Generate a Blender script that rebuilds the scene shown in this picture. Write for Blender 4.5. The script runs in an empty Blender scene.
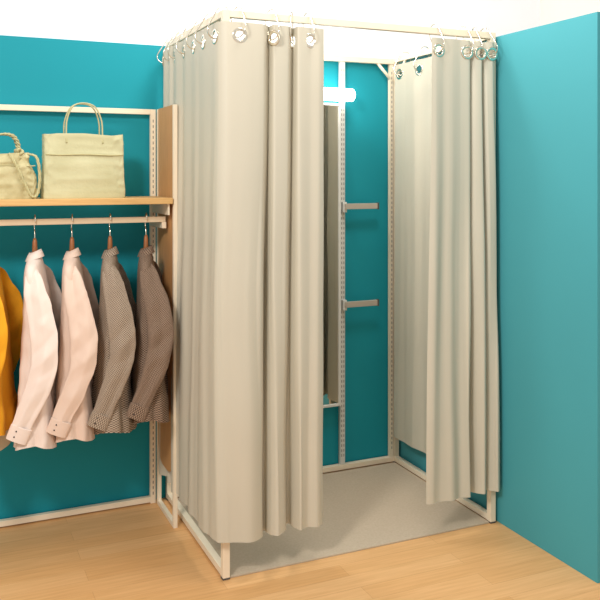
import bpy, bmesh, math, random
from mathutils import Vector, Matrix, noise
random.seed(4)
S=bpy.context.scene
S.view_settings.view_transform='Standard'
COL=S.collection

# ---------------------------------------------------------------- materials
def lin(c):
    c=c/255.0
    return c/12.92 if c<=0.04045 else ((c+0.055)/1.055)**2.4
def rgb(t): return (lin(t[0]),lin(t[1]),lin(t[2]),1)
def mat(name,c,rough=0.6,metal=0.0,var=0.06,scale=8,bump=0.0,bscale=200,sheen=0.0,spec=0.5,stretch=None,c2=None):
    m=bpy.data.materials.new(name); m.use_nodes=True
    nt=m.node_tree; b=nt.nodes['Principled BSDF']
    b.inputs['Roughness'].default_value=rough; b.inputs['Metallic'].default_value=metal
    b.inputs['Specular IOR Level'].default_value=spec
    if sheen: b.inputs['Sheen Weight'].default_value=sheen
    tc=nt.nodes.new('ShaderNodeTexCoord'); mp=nt.nodes.new('ShaderNodeMapping')
    nt.links.new(tc.outputs['Object'],mp.inputs['Vector'])
    if stretch: mp.inputs['Scale'].default_value=stretch
    n=nt.nodes.new('ShaderNodeTexNoise'); n.inputs['Scale'].default_value=scale; n.inputs['Detail'].default_value=4
    nt.links.new(mp.outputs['Vector'],n.inputs['Vector'])
    r=nt.nodes.new('ShaderNodeValToRGB'); r.color_ramp.elements[0].position=0.3; r.color_ramp.elements[1].position=0.7
    a=rgb(c); d=rgb(c2) if c2 else tuple([min(1,x*(1+var)) for x in a[:3]]+[1])
    a2=a if c2 else tuple([x*(1-var) for x in a[:3]]+[1])
    r.color_ramp.elements[0].color=a2; r.color_ramp.elements[1].color=d
    nt.links.new(n.outputs['Fac'],r.inputs['Fac']); nt.links.new(r.outputs['Color'],b.inputs['Base Color'])
    if bump:
        n2=nt.nodes.new('ShaderNodeTexNoise'); n2.inputs['Scale'].default_value=bscale
        nt.links.new(tc.outputs['Object'],n2.inputs['Vector'])
        bp=nt.nodes.new('ShaderNodeBump'); bp.inputs['Strength'].default_value=bump; bp.inputs['Distance'].default_value=0.002
        nt.links.new(n2.outputs['Fac'],bp.inputs['Height']); nt.links.new(bp.outputs['Normal'],b.inputs['Normal'])
    return m
def checkmat(name,c1,c2,scale):
    m=mat(name,c1,0.9)
    nt=m.node_tree; b=nt.nodes['Principled BSDF']
    tc=nt.nodes.new('ShaderNodeTexCoord')
    ck=nt.nodes.new('ShaderNodeTexChecker'); ck.inputs['Scale'].default_value=scale
    ck.inputs['Color1'].default_value=rgb(c1); ck.inputs['Color2'].default_value=rgb(c2)
    nt.links.new(tc.outputs['UV'],ck.inputs['Vector'])
    nt.links.new(ck.outputs['Color'],b.inputs['Base Color'])
    return m
TEAL=mat('teal_paint',(26,144,158),0.6,var=0.02,scale=2,bump=0.05,bscale=300,spec=0.2)
TEAL_LIT=mat('teal_paint_lit',(74,158,168),0.6,var=0.02,scale=2,bump=0.05,bscale=300,spec=0.2)  # same teal, lightened to paint in the grazing light on the right partition
WHITE=mat('white_paint',(236,238,243),0.8,var=0.01)
CREAMW=mat('warm_white_paint',(236,231,220),0.8,var=0.01)
CREAM=mat('cream_powder_coat',(238,222,196),0.4,var=0.02,scale=20)
BARC=mat('beige_rail_coat',(220,198,166),0.4,var=0.02,scale=20)
PALE=mat('pale_grey_metal',(214,213,206),0.4,var=0.02,scale=20)
BARM=mat('warm_grey_metal',(178,168,154),0.4,var=0.02,scale=20)
DARK=mat('dark_trim_and_slot_shade',(84,80,74),0.8)  # dark feet and end caps; also paints the shade inside upright slots
CLOTH=mat('taupe_curtain_cloth',(198,192,174),0.48,var=0.012,scale=5,bump=0.12,bscale=900,spec=0.35)
SILVER=mat('polished_metal',(236,226,208),0.2,metal=1.0,var=0.01)
WOOD=mat('light_oak',(222,180,118),0.45,scale=6,stretch=(1.5,18,18),c2=(206,162,100))
WOODV=mat('honey_oak_panel',(208,154,98),0.5,scale=6,stretch=(18,18,1.5),c2=(192,138,84))
WOODH=mat('hanger_wood',(158,98,54),0.35,scale=30,var=0.1)
MATM=mat('grey_carpet',(182,164,141),0.95,scale=110,c2=(191,173,150),bump=0.3,bscale=260)
BAGM=mat('pale_khaki_canvas',(200,196,158),0.75,scale=9,c2=(188,184,144),bump=0.5,bscale=90,spec=0.3)
BAGD=mat('khaki_strap_leather',(184,176,130),0.6,scale=20,var=0.1)
BAG2=mat('straw_beige_canvas',(200,190,146),0.7,scale=30,c2=(180,170,124),bump=0.6,bscale=120)
PINK=mat('pale_pink_linen',(234,216,204),0.9,scale=10,var=0.02,bump=0.2,bscale=400)
BEIGE=mat('rose_beige_linen',(224,198,180),0.9,scale=10,var=0.02,bump=0.2,bscale=400)
CHK1=checkmat('taupe_check_wool',(106,88,72),(184,166,146),1)
CHK2=checkmat('brown_check_wool',(82,62,48),(158,134,114),1)
YEL=mat('mustard_knit',(232,162,24),0.9,scale=10,var=0.06,bump=0.5,bscale=300)
KHA=mat('khaki_linen',(215,208,186),0.9,scale=10,var=0.05)
BTN=mat('dark_button',(60,48,40),0.4)
FL=bpy.data.materials.new('wood_plank_floor'); FL.use_nodes=True
nt=FL.node_tree; b=nt.nodes['Principled BSDF']; b.inputs['Roughness'].default_value=0.42; b.inputs['Specular IOR Level'].default_value=0.35
tc=nt.nodes.new('ShaderNodeTexCoord')
br=nt.nodes.new('ShaderNodeTexBrick'); br.inputs['Scale'].default_value=1.0
br.inputs['Brick Width'].default_value=0.9; br.inputs['Row Height'].default_value=0.09; br.inputs['Mortar Size'].default_value=0.0008
br.inputs['Color1'].default_value=rgb((219,167,110)); br.inputs['Color2'].default_value=rgb((228,180,126)); br.inputs['Mortar'].default_value=rgb((200,148,96))
nt.links.new(tc.outputs['Object'],br.inputs['Vector'])
mp=nt.nodes.new('ShaderNodeMapping'); mp.inputs['Scale'].default_value=(1.6,26,1); nt.links.new(tc.outputs['Object'],mp.inputs['Vector'])
n=nt.nodes.new('ShaderNodeTexNoise'); n.inputs['Scale'].default_value=3; n.inputs['Detail'].default_value=6; nt.links.new(mp.outputs['Vector'],n.inputs['Vector'])
r=nt.nodes.new('ShaderNodeValToRGB'); r.color_ramp.elements[0].position=0.3; r.color_ramp.elements[1].position=0.7
r.color_ramp.elements[0].color=(0.87,0.82,0.74,1); r.color_ramp.elements[1].color=(1,1,1,1)
nt.links.new(n.outputs['Fac'],r.inputs['Fac'])
mx=nt.nodes.new('ShaderNodeMix'); mx.data_type='RGBA'; mx.blend_type='MULTIPLY'; mx.inputs[0].default_value=1
nt.links.new(br.outputs['Color'],mx.inputs[6]); nt.links.new(r.outputs['Color'],mx.inputs[7]); nt.links.new(mx.outputs[2],b.inputs['Base Color'])
MIR=mat('mirror_glass',(208,206,198),0.02,metal=1.0,var=0.0)
LED=mat('lit_diffuser',(255,255,255),0.5,var=0.0)
b=LED.node_tree.nodes['Principled BSDF']
b.inputs['Emission Color'].default_value=(1,0.98,0.94,1); b.inputs['Emission Strength'].default_value=9.0

# ---------------------------------------------------------------- helpers
def finish(bm,name,mats,smooth=False,parent=None,loc=None,recalc=True):
    me=bpy.data.meshes.new(name)
    if recalc: bmesh.ops.recalc_face_normals(bm,faces=bm.faces)
    bm.to_mesh(me); bm.free()
    if not isinstance(mats,(list,tuple)): mats=[mats]
    for m in mats: me.materials.append(m)
    if smooth:
        for p in me.polygons: p.use_smooth=True
    o=bpy.data.objects.new(name,me); COL.objects.link(o)
    if loc: o.location=loc
    if parent: o.parent=parent
    return o
def empty(name,loc,label,cat,group=None):
    o=bpy.data.objects.new(name,None); o.empty_display_size=0.05; o.location=loc; COL.objects.link(o)
    o['label']=label; o['category']=cat
    if group: o['group']=group
    return o
def addbox(bm,x0,x1,y0,y1,z0,z1,mi=0,bev=0.0):
    r=bmesh.ops.create_cube(bm,size=1)
    for v in r['verts']:
        v.co=Vector(((x0+x1)/2+v.co.x*(x1-x0),(y0+y1)/2+v.co.y*(y1-y0),(z0+z1)/2+v.co.z*(z1-z0)))
    fs=set(f for v in r['verts'] for f in v.link_faces)
    for f in fs: f.material_index=mi
    if bev:
        es=list(set(e for v in r['verts'] for e in v.link_edges))
        bmesh.ops.bevel(bm,geom=es,offset=bev,segments=2,affect='EDGES',profile=0.7)
def box(name,x0,x1,y0,y1,z0,z1,m,parent=None,bev=0.002):
    bm=bmesh.new(); off=Vector(parent.location) if parent else Vector((0,0,0))
    c=Vector(((x0+x1)/2,(y0+y1)/2,(z0+z1)/2))
    addbox(bm,x0-c.x,x1-c.x,y0-c.y,y1-c.y,z0-c.z,z1-c.z,0,bev)
    return finish(bm,name,m,parent=parent,loc=c-off)
def catmull(P,n,closed=False,sharp=0.0):
    out=[];P=[Vector(p) for p in P];k=len(P)
    segs=k if closed else k-1
    for i in range(segs):
        if closed: p0,p1,p2,p3=P[(i-1)%k],P[i],P[(i+1)%k],P[(i+2)%k]
        else: p0,p1,p2,p3=P[max(i-1,0)],P[i],P[i+1],P[min(i+2,k-1)]
        for j in range(n):
            t=j/n
            c=0.5*((2*p1)+(p2-p0)*t+(2*p0-5*p1+4*p2-p3)*t*t+(3*p1-p0-3*p2+p3)*t**3)
            out.append(c*(1-sharp)+p1.lerp(p2,t)*sharp)
    if not closed: out.append(P[-1].copy())
    return out
def addtube(bm,pts,rad,seg=8,closed=False,mi=0,flat=(1,1),cap=True):
    pts=[Vector(p) for p in pts]; n=len(pts)
    if not isinstance(rad,(list,tuple)): rad=[rad]*n
    rings=[]; up=None
    for i,p in enumerate(pts):
        a=pts[(i-1)%n] if (closed or i>0) else p
        c=pts[(i+1)%n] if (closed or i<n-1) else p
        T=(c-a).normalized()
        if up is None:
            up=Vector((0,0,1)) if abs(T.z)<0.9 else Vector((0,1,0))
        X=T.cross(up)
        if X.length<1e-4: X=T.cross(Vector((1,0,0)))
        X.normalize(); up=X.cross(T).normalized()
        rings.append([bm.verts.new(p+X*math.cos(2*math.pi*k/seg)*rad[i]*flat[0]+up*math.sin(2*math.pi*k/seg)*rad[i]*flat[1]) for k in range(seg)])
    m=n if closed else n-1
    for i in range(m):
        A=rings[i];B=rings[(i+1)%n]
        for k in range(seg):
            f=bm.faces.new((A[k],A[(k+1)%seg],B[(k+1)%seg],B[k])); f.material_index=mi
    if not closed and cap:
        for R in (rings[0],rings[-1]):
            f=bm.faces.new(R); f.material_index=mi
def tube(name,pts,rad,m,parent=None,seg=8,closed=False,flat=(1,1)):
    bm=bmesh.new(); off=Vector(parent.location) if parent else Vector((0,0,0))
    addtube(bm,[Vector(p)-off for p in pts],rad,seg,closed,0,flat)
    return finish(bm,name,m,True,parent)
def loft(bm,rings,cap=True,mi=0,uv=None):
    V=[[bm.verts.new(p) for p in R] for R in rings]; k=len(V[0])
    L=bm.loops.layers.uv.verify() if uv else None
    vv=0
    for i in range(len(V)-1):
        dv=0
        if uv: dv=max((V[i][j].co-V[i+1][j].co).length for j in (0,k//4,k//2))*uv
        for j in range(k):
            f=bm.faces.new((V[i][j],V[i][(j+1)%k],V[i+1][(j+1)%k],V[i+1][j])); f.material_index=mi
            if uv:
                us=uv*0.34/k
                for lp,(a,b_) in zip(f.loops,((j,0),(j+1,0),(j+1,1),(j,1))): lp[L].uv=(a*us,vv+b_*dv)
        vv+=dv
    if cap:
        bm.faces.new(V[0]); bm.faces.new(V[-1])
    return V
def struct(o,label):
    o['kind']='structure'; o['label']=label; o['category']='wall' if 'wall' in o.name else 'floor'

# ---------------------------------------------------------------- setting
H=2.10
struct(box('floor',-3.2,4.2,-1.2,3.90,-0.06,0,FL,bev=0),'light oak plank floor')
struct(box('wall_back',-3.2,3.20,3.76,3.86,0.0,3.1,WHITE,bev=0),'white painted shop wall')
struct(box('wall_corner',3.20,3.30,1.4,3.76,0,3.1,CREAMW,bev=0),'warm white side wall')
struct(box('wall_back_teal',-3.0,2.265,3.70,3.755,0.0,H,TEAL,bev=0.001),'teal painted partition behind the fitting room')
struct(box('wall_right',2.205,2.265,2.28,3.699,0.0,H,TEAL_LIT,bev=0.001),'teal painted side partition')

# ---------------------------------------------------------------- fitting room frame
XL,XR,YF,YB=0.968,2.176,2.870,3.678
q=0.0135
FR=empty('fitting_room_frame',(1.572,3.27,0),'cream powder-coated square tube fitting room frame','fitting room')
for (x,y) in ((XL,YF),(XR,YF),(XL,YB),(XR,YB)):
    box('post',x-q,x+q,y-q,y+q,0.006,H+q-0.0,CREAM,FR)
    box('foot',x-0.014,x+0.014,y-0.014,y+0.014,0,0.007,DARK,FR,bev=0.001)
box('top_rail',XL+q,XR-q,YF-q,YF+q,H-q,H+q,CREAM,FR)
box('top_rail',XL+q,XR-q,YB-q,YB+q,H-q-0.01,H+q-0.01,CREAM,FR)
for x in (XL,XR):
    box('top_rail',x-q,x+q,YF+q,YB-q,H-q,H+q,CREAM,FR)
    box('base_rail',x-q,x+q,YF+q,YB-q,0.008,0.033,CREAM,FR)
box('base_rail',XL+q,XR-q,YB-q,YB+q,0.008,0.033,CREAM,FR)
tube('corner_brace',[(XR-0.11,YB-0.004,H-0.02),(XR-0.005,YB-0.004,H-0.13)],0.008,CREAM,FR,seg=6)
tube('corner_brace',[(XR-0.004,YB-0.11,H-0.01),(XR-0.004,YB-0.005,H-0.12)],0.008,CREAM,FR,seg=6)
def slotted(name,x,y,z0,z1,w,d,m,parent,double=False):
    bm=bmesh.new(); off=Vector(parent.location)
    c=Vector((x,y,(z0+z1)/2)); hz=(z1-z0)/2
    addbox(bm,-w/2,w/2,-d/2,d/2,-hz,hz,0,0.0015)
    z=-hz+0.04
    while z<hz-0.04:
        for dx in ((-0.006,0.006) if double else (0,)):
            addbox(bm,dx-0.0015,dx+0.0015,-d/2-0.0006,-d/2+0.001,z,z+0.013,1)
        z+=0.025
    return finish(bm,name,[m,DARK],parent=parent,loc=c-off)
slotted('slotted_upright',1.862,YB,0.034,H-0.024,0.026,0.022,PALE,FR,True)
slotted('slotted_upright',2.148,YB,0.034,H-0.024,0.022,0.022,CREAM,FR)

for z in (1.342,0.848):
    e=empty('bracket_bar',(1.862,3.66,z),'warm grey metal bracket bar on slotted upright','bracket','bracket bars on the slotted upright')
    box('hook_plate',1.852,1.872,3.640,3.6665,z-0.03,z+0.022,PALE,e)
    box('bar',1.858,2.04,3.625,3.640,z-0.014,z+0.014,BARM,e)
    box('end_cap',2.04,2.048,3.622,3.643,z-0.017,z+0.017,DARK,e)

e=empty('wall_mirror',(1.645,3.66,0.34),'tall narrow mirror with pale thin frame','mirror')
box('glass',1.462,1.828,3.650,3.656,0.352,1.848,MIR,e,bev=0)
for a in ((1.45,1.462,0.34,1.86),(1.828,1.840,0.34,1.86)):
    box('frame_side',a[0],a[1],3.642,3.664,a[2],a[3],PALE,e)
box('frame_edge',1.462,1.828,3.642,3.664,0.34,0.352,PALE,e); box('frame_edge',1.462,1.828,3.642,3.664,1.848,1.86,PALE,e)
e=empty('wall_lamp',(1.68,3.66,1.90),'lit white tube lamp above the mirror','lamp')
bm=bmesh.new(); addtube(bm,[(-0.2,-0.05,0),(-0.195,-0.05,0),(0.205,-0.05,0),(0.212,-0.05,0)],[0.026,0.032,0.032,0.024],16)
finish(bm,'diffuser',LED,True,e)
box('mounting_plate',1.60,1.76,3.645,3.665,1.875,1.925,WHITE,e)

bm=bmesh.new(); addbox(bm,-0.588,0.588,-0.40,0.395,0,0.007,0,0.003)
o=finish(bm,'floor_mat',MATM,loc=(1.572,3.262,0.0)); o['label']='grey low-pile mat covering the fitting room floor'; o['category']='mat'

# ---------------------------------------------------------------- curtains
ZT,ZE=2.066,2.016
ER=0.0235
def smooth(t): t=max(0,min(1,t)); return t*t*(3-2*t)
def make_curtain(label,top,bot,eyes,rails,zb,n=14,seed=0.0,calm=None,am0=0.008):
    A=catmull([(p[0],p[1],0) for p in top],n,sharp=0.3); B=catmull([(p[0],p[1],0) for p in bot],n,sharp=0.2)
    cx=sum(p.x for p in A)/len(A); cy=sum(p.y for p in A)/len(A)
    org=Vector((cx,cy,0))
    zs=[ZT-0.0055*i for i in range(17)]; z0=zs[-1]
    zs+=[z0+(zb-z0)*(i/80) for i in range(1,81)]
    ob=empty('curtain',org,label,'curtain')
    arc=[0]
    for i in range(1,len(B)): arc.append(arc[-1]+(B[i]-B[i-1]).length)
    bm=bmesh.new(); g=[]
    for z in zs:
        u=(ZT-z)/(ZT-zb); w=smooth(u*1.1)*0.8+0.2*u
        row=[]; base=[A[i]*(1-w)+B[i]*w for i in range(len(A))]
        for i in range(len(A)):
            p=base[i]; T=(base[min(i+2,len(A)-1)]-base[max(i-2,0)]); T.normalize(); N=Vector((T.y,-T.x,0))
            am=0.001+am0*min(1,u*2)
            if calm and i/n<calm: am*=0.5
            d=noise.noise(Vector((arc[i]*9+seed,z*0.45,seed)))*am*1.9+noise.noise(Vector((arc[i]*22+seed,z*0.8,seed+7)))*am*0.65
            d+=noise.noise(Vector((arc[i]*4,z*2.2,seed+3)))*0.005*min(1,u*3)
            lat=noise.noise(Vector((arc[i]*3+seed,z*0.9,seed+5)))*0.034*math.sin(math.pi*min(1,max(0,(i/(len(A)-1)))))*min(1,u*2)
            p=p+N*d+T*lat
            zz=z+0.012*noise.noise(Vector((arc[i]*4,seed,2)))*u
            row.append(bm.verts.new(Vector((p.x,p.y,zz))-org))
        g.append(row)
    E=[]
    for s in eyes:
        i=int(round(s*n)); i=max(1,min(len(A)-2,i)); p=A[i]; T=(A[min(i+4,len(A)-1)]-A[max(0,i-4)]).normalized(); N=Vector((T.y,-T.x,0))
        E.append((Vector((p.x,p.y,ZE)),N,T))
    for r in range(len(zs)-1):
        for i in range(len(A)-1):
            vs=(g[r][i],g[r][i+1],g[r+1][i+1],g[r+1][i])
            if r<18:
                c=sum((v.co for v in vs),Vector())/4+org
                if any((c-q0[0]).length<ER-0.003 for q0 in E): continue
            bm.faces.new(vs)
    o=finish(bm,'cloth',CLOTH,True,ob,recalc=False)
    eb=bmesh.new()
    prof=[(ER-0.006,0.0),(ER-0.0035,0.0018),(ER+0.004,0.002),(ER+0.007,0.0),(ER+0.004,-0.002),(ER-0.0035,-0.0018)]
    V=[[eb.verts.new((math.cos(a)*pr,math.sin(a)*pr,h)) for pr,h in prof] for a in [2*math.pi*k/32 for k in range(32)]]
    for i in range(32):
        for k in range(6): eb.faces.new((V[i][k],V[i][(k+1)%6],V[(i+1)%32][(k+1)%6],V[(i+1)%32][k]))
    src=None
    for (p,N,T) in E:
        M=Matrix((( T.x,0,N.x),(T.y,0,N.y),(0,1,0))).to_4x4()
        if src is None:
            src=finish(eb,'eyelet',SILVER,True,ob); k=src
        else:
            k=src.copy(); COL.objects.link(k); k.parent=ob
        k.matrix_local=Matrix.Translation(p-org)@M
        best=None
        for (a,b_) in rails:
            a=Vector(a);b_=Vector(b_);d=(b_-a); t=max(0.03,min(0.97,(p-a).dot(d)/d.length_squared)); R=a+d*t
            if best is None or (Vector((R.x,R.y,0))-Vector((p.x,p.y,0))).length<best[0]:
                best=((Vector((R.x,R.y,0))-Vector((p.x,p.y,0))).length,R,d.normalized())
        R=best[1]; d=best[2]; r=0.031
        tw=Matrix.Rotation(0.55*math.sin(p.x*37+p.y*23),3,'Z'); d=tw@d
        lo=p+Vector((0,0,r-0.008)); V2=(R-lo); V2.normalize()
        W=V2.cross(d).normalized()
        pts=[]
        for kk in range(11):
            a=math.pi*kk/10; pts.append(R+W*math.cos(a)*r+V2*math.sin(a)*r)
        for kk in range(11):
            a=math.pi+math.pi*kk/10; pts.append(lo+W*math.cos(a)*r+V2*math.sin(a)*r)
        rb=bmesh.new(); addtube(rb,[x-R for x in pts],0.0024,6,True)
        h=finish(rb,'curtain_ring',SILVER,True,loc=R); h['label']='thin metal curtain ring looped over the rail'; h['category']='curtain ring'; h['group']='curtain rings on the top rails'
    return ob
rF=((XL,YF,H),(XR,YF,H)); rL=((XL,YF,H),(XL,YB,H)); rR=((XR,YF,H),(XR,YB,H))
side_t=[3.64,3.60,3.555,3.50,3.47,3.40,3.33,3.27,3.19,3.12,3.06,3.00,2.93]
tx=[.938,.920,.936,.922,.932,.924,.933,.928,.932,.929,.931,.930,.932]
bx=[.938,.902,.934,.904,.930,.906,.924,.909,.920,.911,.917,.912,.915]
top=[(tx[i],side_t[i]) for i in range(13)]
bot=[(bx[i],side_t[i]+0.006*math.sin(i*2.3)) for i in range(13)]
top+=[(0.936,2.862),(0.960,2.838),(1.00,2.832),(1.06,2.832),(1.11,2.840),(1.140,2.872),(1.146,2.876),(1.146,2.838),(1.154,2.830),(1.208,2.838),(1.238,2.872),(1.243,2.874),(1.243,2.836),(1.252,2.828),(1.30,2.834),(1.335,2.830),(1.358,2.836)]
bot+=[(0.920,2.850),(0.946,2.820),(0.985,2.812),(1.040,2.808),(1.085,2.826),(1.110,2.868),(1.124,2.874),(1.132,2.830),(1.150,2.808),(1.186,2.822),(1.212,2.868),(1.224,2.872),(1.230,2.828),(1.246,2.804),(1.284,2.822),(1.316,2.814),(1.345,2.834)]
make_curtain('taupe eyelet curtain drawn around the side and front',top,bot,[0.5,2.5,4.4,6.5,8.4,10.6,12.6,15.2,20.4,22.9,27.0],[rF,rL],0.150,seed=3.3)
top=[];bot=[]
for i in range(9):
    y=3.62-0.09*i; sgn=1 if i%2 else -1
    top.append((2.142+0.004*sgn,y)); bot.append((2.138+0.004*sgn,y))
top+=[(2.150,2.868),(2.168,2.838),(2.150,2.830),(2.125,2.838),(2.106,2.866),(2.100,2.868),(2.101,2.836),(2.092,2.830),(2.066,2.840),(2.046,2.866),(2.040,2.868),(2.041,2.836),(2.030,2.830),(1.99,2.834),(1.95,2.830),(1.905,2.832),(1.868,2.829),(1.848,2.832)]
bot+=[(2.158,2.876),(2.188,2.842),(2.176,2.814),(2.142,2.828),(2.122,2.868),(2.112,2.872),(2.112,2.832),(2.098,2.810),(2.070,2.828),(2.048,2.866),(2.036,2.868),(2.036,2.828),(2.020,2.808),(1.98,2.822),(1.93,2.812),(1.88,2.822),(1.844,2.816),(1.818,2.828)]
make_curtain('taupe eyelet curtain gathered open at the front post',top,bot,[0.5,2.5,4.5,6.5,11.0,16.0,21.2,24.6],[rF,rR],0.155,seed=9.1,calm=8.6)

# ---------------------------------------------------------------- clothing rack
RK=empty('clothing_rack',(0.2,3.5,0),'cream metal wall rack with oak shelf and hanging rail','clothing rack')
RX=0.888
slotted('slotted_upright',RX,3.672,0.0,1.80,0.024,0.024,CREAM,RK)
slotted('slotted_upright',-0.62,3.672,0.0,1.80,0.024,0.024,CREAM,RK)
box('top_rail',-0.608,RX-0.012,3.66,3.684,1.776,1.80,CREAM,RK)
box('base_rail',-0.608,RX-0.012,3.66,3.684,0.006,0.03,CREAM,RK)
x=0.912
box('side_frame_post',x-0.009,x+0.009,3.362,3.380,0.0,1.80,CREAM,RK)
box('side_frame_post',x-0.009,x+0.009,3.636,3.656,0.0,1.80,CREAM,RK)
box('side_frame_rail',x-0.009,x+0.009,3.38,3.636,0.0,0.02,CREAM,RK)
bm=bmesh.new(); y0,y1,z0,z1,r0=3.381,3.635,0.21,1.80,0.09
prof=[(y0,z1),(y0,z0+r0)]+[(y0+r0-r0*math.cos(a),z0+r0-r0*math.sin(a)) for a in [math.pi/2*k/8 for k in range(1,9)]]
prof+=[(y1-r0+r0*math.sin(a),z0+r0-r0*math.cos(a)) for a in [math.pi/2*k/8 for k in range(0,9)]]+[(y1,z1)]
loft(bm,[[Vector((x-0.007-0.2,p[0]-3.5,p[1])) for p in prof],[Vector((x+0.007-0.2,p[0]-3.5,p[1])) for p in prof]])
finish(bm,'side_panel',WOODV,parent=RK)
box('shelf',-0.60,0.898,3.35,3.655,1.378,1.404,WOOD,RK,bev=0.003)
box('hanging_rail',-0.60,0.890,3.444,3.456,1.297,1.321,BARC,RK)
for x in (0.885,):
    box('shelf_bracket',x-0.004,x+0.004,3.37,3.658,1.33,1.378,CREAM,RK)
    box('rail_bracket',x-0.012,x+0.006,3.436,3.658,1.27,1.297,CREAM,RK)

# ---------------------------------------------------------------- garments
def wrinkle(p,seed,am):
    b_=1-abs(noise.noise(Vector((p.x*10+p.z*5,p.y*10,p.z*7))+Vector((0,seed,0))))*2.4
    c_=1-abs(noise.noise(Vector((p.x*20-p.z*12,p.y*18,p.z*12))+Vector((0,seed,9))))*2.4
    return (b_*0.8+c_*0.4-0.5)*am
def garment(x,mbody,msleeve,label,kind,zb=0.44,ang=-15,seed=0,vis_lower=None):
    rnd=random.Random(seed)
    y=3.45; ca=math.radians(ang)
    D=Vector((math.sin(ca),-math.cos(ca),0))
    Q=Vector((math.cos(ca),math.sin(ca),0))
    HC=Vector((x,y,0)); UV=205
    def cen(z): return HC+Q*0.014*smooth((1.15-z)/0.25)
    hg=empty('clothes_hanger',(x,y,1.16),'brown wooden clothes hanger with metal hook on the rail','hanger','hangers on the rail')
    bm=bmesh.new()
    arm=catmull([D*0.115+Vector((0,0,-0.065)),D*0.06+Vector((0,0,-0.03)),Vector((0,0,-0.005)),-D*0.06+Vector((0,0,-0.03)),-D*0.115+Vector((0,0,-0.065))],6)
    addtube(bm,arm,0.008,8)
    finish(bm,'shoulder_bar',WOODH,True,hg)
    bm=bmesh.new(); addtube(bm,[(0,0,0.0),(0,0,0.03),(0,0,0.07),(0,0,0.083)],[0.012,0.011,0.009,0.005],10); finish(bm,'neck',WOODH,True,hg)
    bm=bmesh.new()
    hk=[Vector((0,0,0.080)),Vector((0,0.004,0.105)),Vector((0,0.0155,0.125)),Vector((0,0.0155,0.155)),Vector((0,0.009,0.172)),Vector((0,-0.004,0.177)),Vector((0,-0.014,0.168)),Vector((0,-0.017,0.148))]
    addtube(bm,catmull(hk,4),0.0025,6); finish(bm,'hook',SILVER,True,hg)
    gm=empty(kind,(x,y,zb),label,kind.replace('_',' '))
    O=Vector((x,y,zb)); K=96
    Z=[(1.186,.028,.022),(1.172,.038,.025),(1.155,.066,.028),(1.135,.102,.031),(1.10,.126,.036),(1.02,.134,.044),(.92,.144,.053),(.78,.158,.063),(.63,.174,.073),(zb+.07,.186,.083),(zb,.190,.087)]
    zz=catmull(Z,8)
    rings=[]; ph=rnd.random()*6
    for v in zz:
        z,w,t=v
        u=max(0,(1.12-z)/(1.12-zb)); R=[]; C=cen(z)
        for k in range(K):
            a=2*math.pi*k/K
            c_,s_=math.cos(a),math.sin(a)
            cc=abs(c_)**0.8*(1 if c_>0 else -1); ss=abs(s_)**0.9*(1 if s_>0 else -1)
            tri=1-2*abs(((a*5/(2*math.pi)+ph+0.15*math.sin(u*3)))%1-0.5)*2
            tri2=1-2*abs(((a*11/(2*math.pi)+ph*2))%1-0.5)*2
            f=1+u*(0.15*tri+0.06*tri2)
            p=C+D*w*cc*(1+(f-1)*0.4)+Q*t*ss*f+Vector((0,0,z+0.03*(c_**4)*u*u))
            nrm=(D*cc*0.6+Q*ss).normalized()
            R.append(p+nrm*wrinkle(p,seed*3.7,0.0045*min(1,u*4))-O)
        rings.append(R)
    bm=bmesh.new(); loft(bm,rings,False,uv=UV)
    finish(bm,'body',mbody,True,gm)
    C=HC
    bm=bmesh.new(); rr=[]
    for (z,w,t) in ((1.160,.036,.026),(1.188,.030,.023),(1.190,.032,.025),(1.176,.044,.031),(1.160,.056,.037)):
        rr.append([C+D*w*math.cos(a)+Q*t*math.sin(a)+Vector((0,0,z+0.010*math.sin(a)))-O for a in [2*math.pi*k/28 for k in range(28)]])
    loft(bm,rr,False,uv=UV*0.6); finish(bm,'collar',msleeve,True,gm)
    for sg in (1,-1):
        P=[(.084,-.002,1.128,.018),(.114,.003,1.100,.033),(.138,.016,1.04,.043),(.158,.036,.95,.049),(.174,.052,.86,.052),(.184,.050,.77,.049),(.191,.026,.68,.045),(.195,-.006,.595,.040),(.196,-.030,.535,.037)]
        bend=(rnd.random()-0.5)*0.014
        pts=catmull([cen(1.0)+D*sg*a+Q*(b_+bend*(1 if 0.6<z<1 else 0))+Vector((0,0,z+(zb-0.44)*0.7*(1 if z<1 else 0.0)))-O for a,b_,z,r_ in P],10,sharp=0.4)
        rad=[v.x for v in catmull([(r_,0,0) for *_,r_ in P],10)]
        bm=bmesh.new(); R=[]
        for i,p in enumerate(pts):
            a=pts[max(0,i-3)]; c=pts[min(len(pts)-1,i+3)]; T=(c-a).normalized()
            X=(Q-T*Q.dot(T)).normalized(); Y=T.cross(X)
            u=i/len(pts); R.append([])
            for k in range(48):
                th=2*math.pi*k/48
                el=math.exp(-((u-0.56)/.16)**2)
                ct,st=math.cos(th),math.sin(th)
                saw=lambda q_:1-2*abs((q_/6.283)%1-0.5)*2
                fold=el*0.0065*abs(st)*saw(i*0.45+ct*2.4+ph)+ 0.005*abs(st)*saw(ct*4.0+u*4.0+ph)
                dirv=(X*ct+Y*(abs(st)**1.1)*(1 if st>0 else -1)*0.24)
                wp=p+O
                R[-1].append(p+dirv*rad[i]+Y*(1 if st>0 else -1)*fold+dirv.normalized()*wrinkle(wp+dirv*rad[i],seed*5.1+sg,0.0042))
        loft(bm,R,False,uv=UV)
        finish(bm,'sleeve',msleeve,True,gm)
        T=(pts[-1]-pts[-4]).normalized(); X=(Q-T*Q.dot(T)).normalized(); Y=T.cross(X)
        bm=bmesh.new(); R=[]
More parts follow.
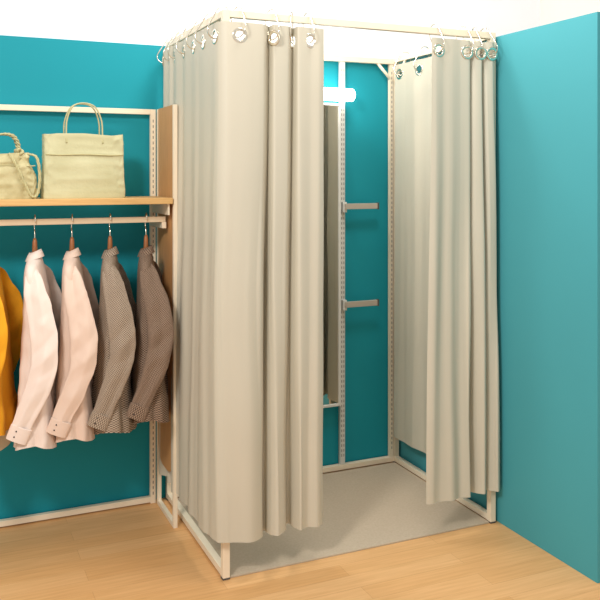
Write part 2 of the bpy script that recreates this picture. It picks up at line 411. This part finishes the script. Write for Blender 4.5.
        for (d_,r_) in ((-.014,.036),(-.012,.041),(.012,.041),(.045,.040),(.045,.036),(0,.035)):
            R.append([pts[-1]+T*d_+X*math.cos(2*math.pi*k/24)*r_+Y*math.sin(2*math.pi*k/24)*r_*.34 for k in range(24)])
        loft(bm,R,False,uv=UV*0.7); finish(bm,'cuff',msleeve,False,gm)
        bm=bmesh.new()
        for j in range(2):
            p=pts[-1]+T*(.005+.022*j)+Y*(.0138 if (Y.dot(D)*sg>0) else -.0138)-X*.012
            bmesh.ops.create_uvsphere(bm,u_segments=8,v_segments=6,radius=0.0032,matrix=Matrix.Translation(p))
        finish(bm,'cuff_button',BTN,True,gm)
    if vis_lower:
        rl=[]; C=cen(0.5)
        for (z,w,t) in ((zb+.10,.17,.058),(zb+.02,.182,.062),(zb-.04,.186,.064),(zb-.07,.188,.064)):
            rl.append([C+D*w*math.cos(2*math.pi*k/K)+Q*t*math.sin(2*math.pi*k/K)*(1+.1*math.sin(10*math.pi*k/K))+Vector((0,0,z))-O for k in range(K)])
        bm=bmesh.new(); loft(bm,rl,False); finish(bm,'inner_hem',vis_lower,True,gm)
    return gm
garment(0.350,PINK,PINK,'pale pink linen shirt hanging on a wooden hanger','shirt',0.425,seed=1)
garment(0.497,BEIGE,BEIGE,'rose-beige linen shirt hanging on a wooden hanger','shirt',0.435,seed=2)
garment(0.653,CHK1,CHK1,'grey-taupe fine check shirt hanging on a wooden hanger','shirt',0.445,seed=3)
garment(0.806,CHK2,CHK2,'dark brown fine check shirt hanging on a wooden hanger','shirt',0.47,seed=5)
garment(0.172,YEL,YEL,'mustard yellow cardigan over a pale khaki shirt','cardigan',0.50,seed=7,vis_lower=KHA)

# ---------------------------------------------------------------- bags
def bag(x,y,w,d,h,m,m2,label,rot,seed,handle_h,hr,cord=False,taper=1.0,wr_am=0.009,sq=0.14):
    z0=1.404; e=empty('handbag',(x,y,z0),label,'handbag'); e.rotation_euler=(0,0,rot)
    K=120; R=[]
    prof=[(0.0,.985,.97),(0.006,1.0,.995),(0.06,1.002,1.0),(.25,.992,.99),(.5,.975,.94),(.75,.965*taper,.86),(.93,.965*taper,.78),(1.0,.97*taper,.74)]
    for v in catmull([(a*h,b_,c) for a,b_,c in prof],9):
        z,sw,sd=v; row=[]
        for k in range(K):
            a=2*math.pi*k/K; c_,s_=math.cos(a),math.sin(a)
            px=abs(c_)**sq*(1 if c_>0 else -1)*w/2*sw; py=abs(s_)**(sq*1.3)*(1 if s_>0 else -1)*d/2*sd
            u=z/h
            wr=(wrinkle(Vector((px+z*.8,py,z*.4-px*.4)),seed,wr_am)+wrinkle(Vector((px+z*.6,py,z-px*.9))*2.2,seed+4,wr_am*0.6))*min(1,5*u)
            row.append(Vector((px+wr*0.4*c_,py*1.0+wr*(1 if s_<0 else -1)*-1,z+(0.004*math.sin(px*20+seed)+0.002*math.sin(px*50)+0.005*(abs(px)/(w/2))**4)*u)))
        R.append(row)
    bm=bmesh.new(); V=loft(bm,R,False); bm.faces.new(V[0])
    finish(bm,'body',m,True,e)
    yf=lambda z:-d/2*(1.0-0.24*(z/h)**1.8)-0.003
    bm=bmesh.new()
    for zz in ((h*0.68,) if not cord else (h*0.72,)):
        addtube(bm,catmull([(-w*.47,yf(zz)*0.96,zz),(-w*.3,yf(zz),zz-.002),(0,yf(zz),zz+.001),(w*.3,yf(zz),zz-.002),(w*.47,yf(zz)*0.96,zz)],5),0.0026,6)
    finish(bm,'seam_piping',m2,True,e)
    for sy in (-1,1):
        yy=sy*d*.33; hw=w*.22
        P=[(-hw,yy*1.25,h*.86),(-hw,yy,h),(-hw*.95,yy*.9,h+handle_h*.45),(-hw*.62,yy*.7,h+handle_h*.88),(0,yy*.6,h+handle_h),(hw*.62,yy*.7,h+handle_h*.88),(hw*.95,yy*.9,h+handle_h*.45),(hw*1.0,yy,h),(hw,yy*1.25,h*.86)]
        bm=bmesh.new()
        if not cord: addtube(bm,catmull(P,6),hr,8)
        else:
            PP=catmull(P,12)
            for s in (0,math.pi):
                addtube(bm,[p+Vector((math.cos(i*0.6+s)*hr*.8,math.sin(i*0.6+s)*hr*.8,math.cos(i*.6+s)*hr*.5)) for i,p in enumerate(PP)],hr*.8,6)
        finish(bm,'handle',m2,True,e)
        if cord:
            for sx in (-1,1):
                bm=bmesh.new()
                kn=[Vector((sx*hw+math.cos(t)*.010*(1+.3*math.cos(3*t)),yy*1.1+math.sin(2*t)*.007,h+.004+math.sin(t)*.010)) for t in [2*math.pi*k/24 for k in range(24)]]
                addtube(bm,kn,0.0058,6,True); finish(bm,'knot',m2,True,e)
    if cord:
        P=catmull([(w*.36,-d*.2,h*.98),(w*.50,-d*.35,h*.9),(w*.54,-d*.50,h*.5),(w*.50,-d*.60,h*.12),(w*.40,-d*.66,h*.06),(w*.30,-d*.64,h*.3),(w*.16,-d*.55,h*.72),(w*.05,-d*.42,h*.98)],8)
        bm=bmesh.new()
        for s in (0,2.09,4.19):
            pp=[]
            for i,p in enumerate(P):
                a=i*0.7+s; pp.append(p+Vector((math.cos(a)*.0034,math.sin(a)*.0034,math.sin(a)*.0015)))
            addtube(bm,pp,0.0032,6)
        finish(bm,'braided_strap',m2,True,e)
    return e
bag(0.545,3.47,0.335,0.10,0.265,BAGM,BAGD,'large pale khaki canvas tote standing on the shelf',0.02,2,0.130,0.0032,wr_am=0.0055,sq=0.13)
bag(0.235,3.45,0.235,0.11,0.185,BAG2,BAGD,'small straw-beige handbag with braided strap on the shelf',0.03,5,0.075,0.0042,True,0.82,0.012,0.3)

# ---------------------------------------------------------------- light
W=bpy.data.worlds.new('World'); S.world=W; W.use_nodes=True
W.node_tree.nodes['Background'].inputs[0].default_value=(1,0.985,0.955,1)
W.node_tree.nodes['Background'].inputs[1].default_value=0.74
def area(name,loc,tgt,size,power,col=(1,0.975,0.935)):
    l=bpy.data.lights.new(name,'AREA'); l.size=size; l.energy=power; l.color=col
    o=bpy.data.objects.new(name,l); COL.objects.link(o); o.location=loc
    o.rotation_euler=(Vector(tgt)-Vector(loc)).to_track_quat('-Z','Y').to_euler(); return o
area('ceiling_and_fill_light',(-0.9,0.9,3.0),(1.7,3.1,0.9),0.5,72)
area('ceiling_and_fill_light',(1.45,2.4,3.2),(1.8,3.35,0.6),0.5,22)
area('ceiling_and_fill_light',(1.15,3.3,3.0),(2.1,3.4,0.9),0.3,14,(1,0.95,0.88))  # added fill, no visible source; brightens the inner right curtain panel

# ---------------------------------------------------------------- camera
c=bpy.data.cameras.new('camera'); co=bpy.data.objects.new('camera',c); COL.objects.link(co)
co.location=(0,0,1.5); co.rotation_euler=(math.radians(90),0,math.radians(-23.9))
c.sensor_width=36; c.lens=811/600*36; c.shift_y=-0.2083; c.clip_start=0.05
S.camera=co
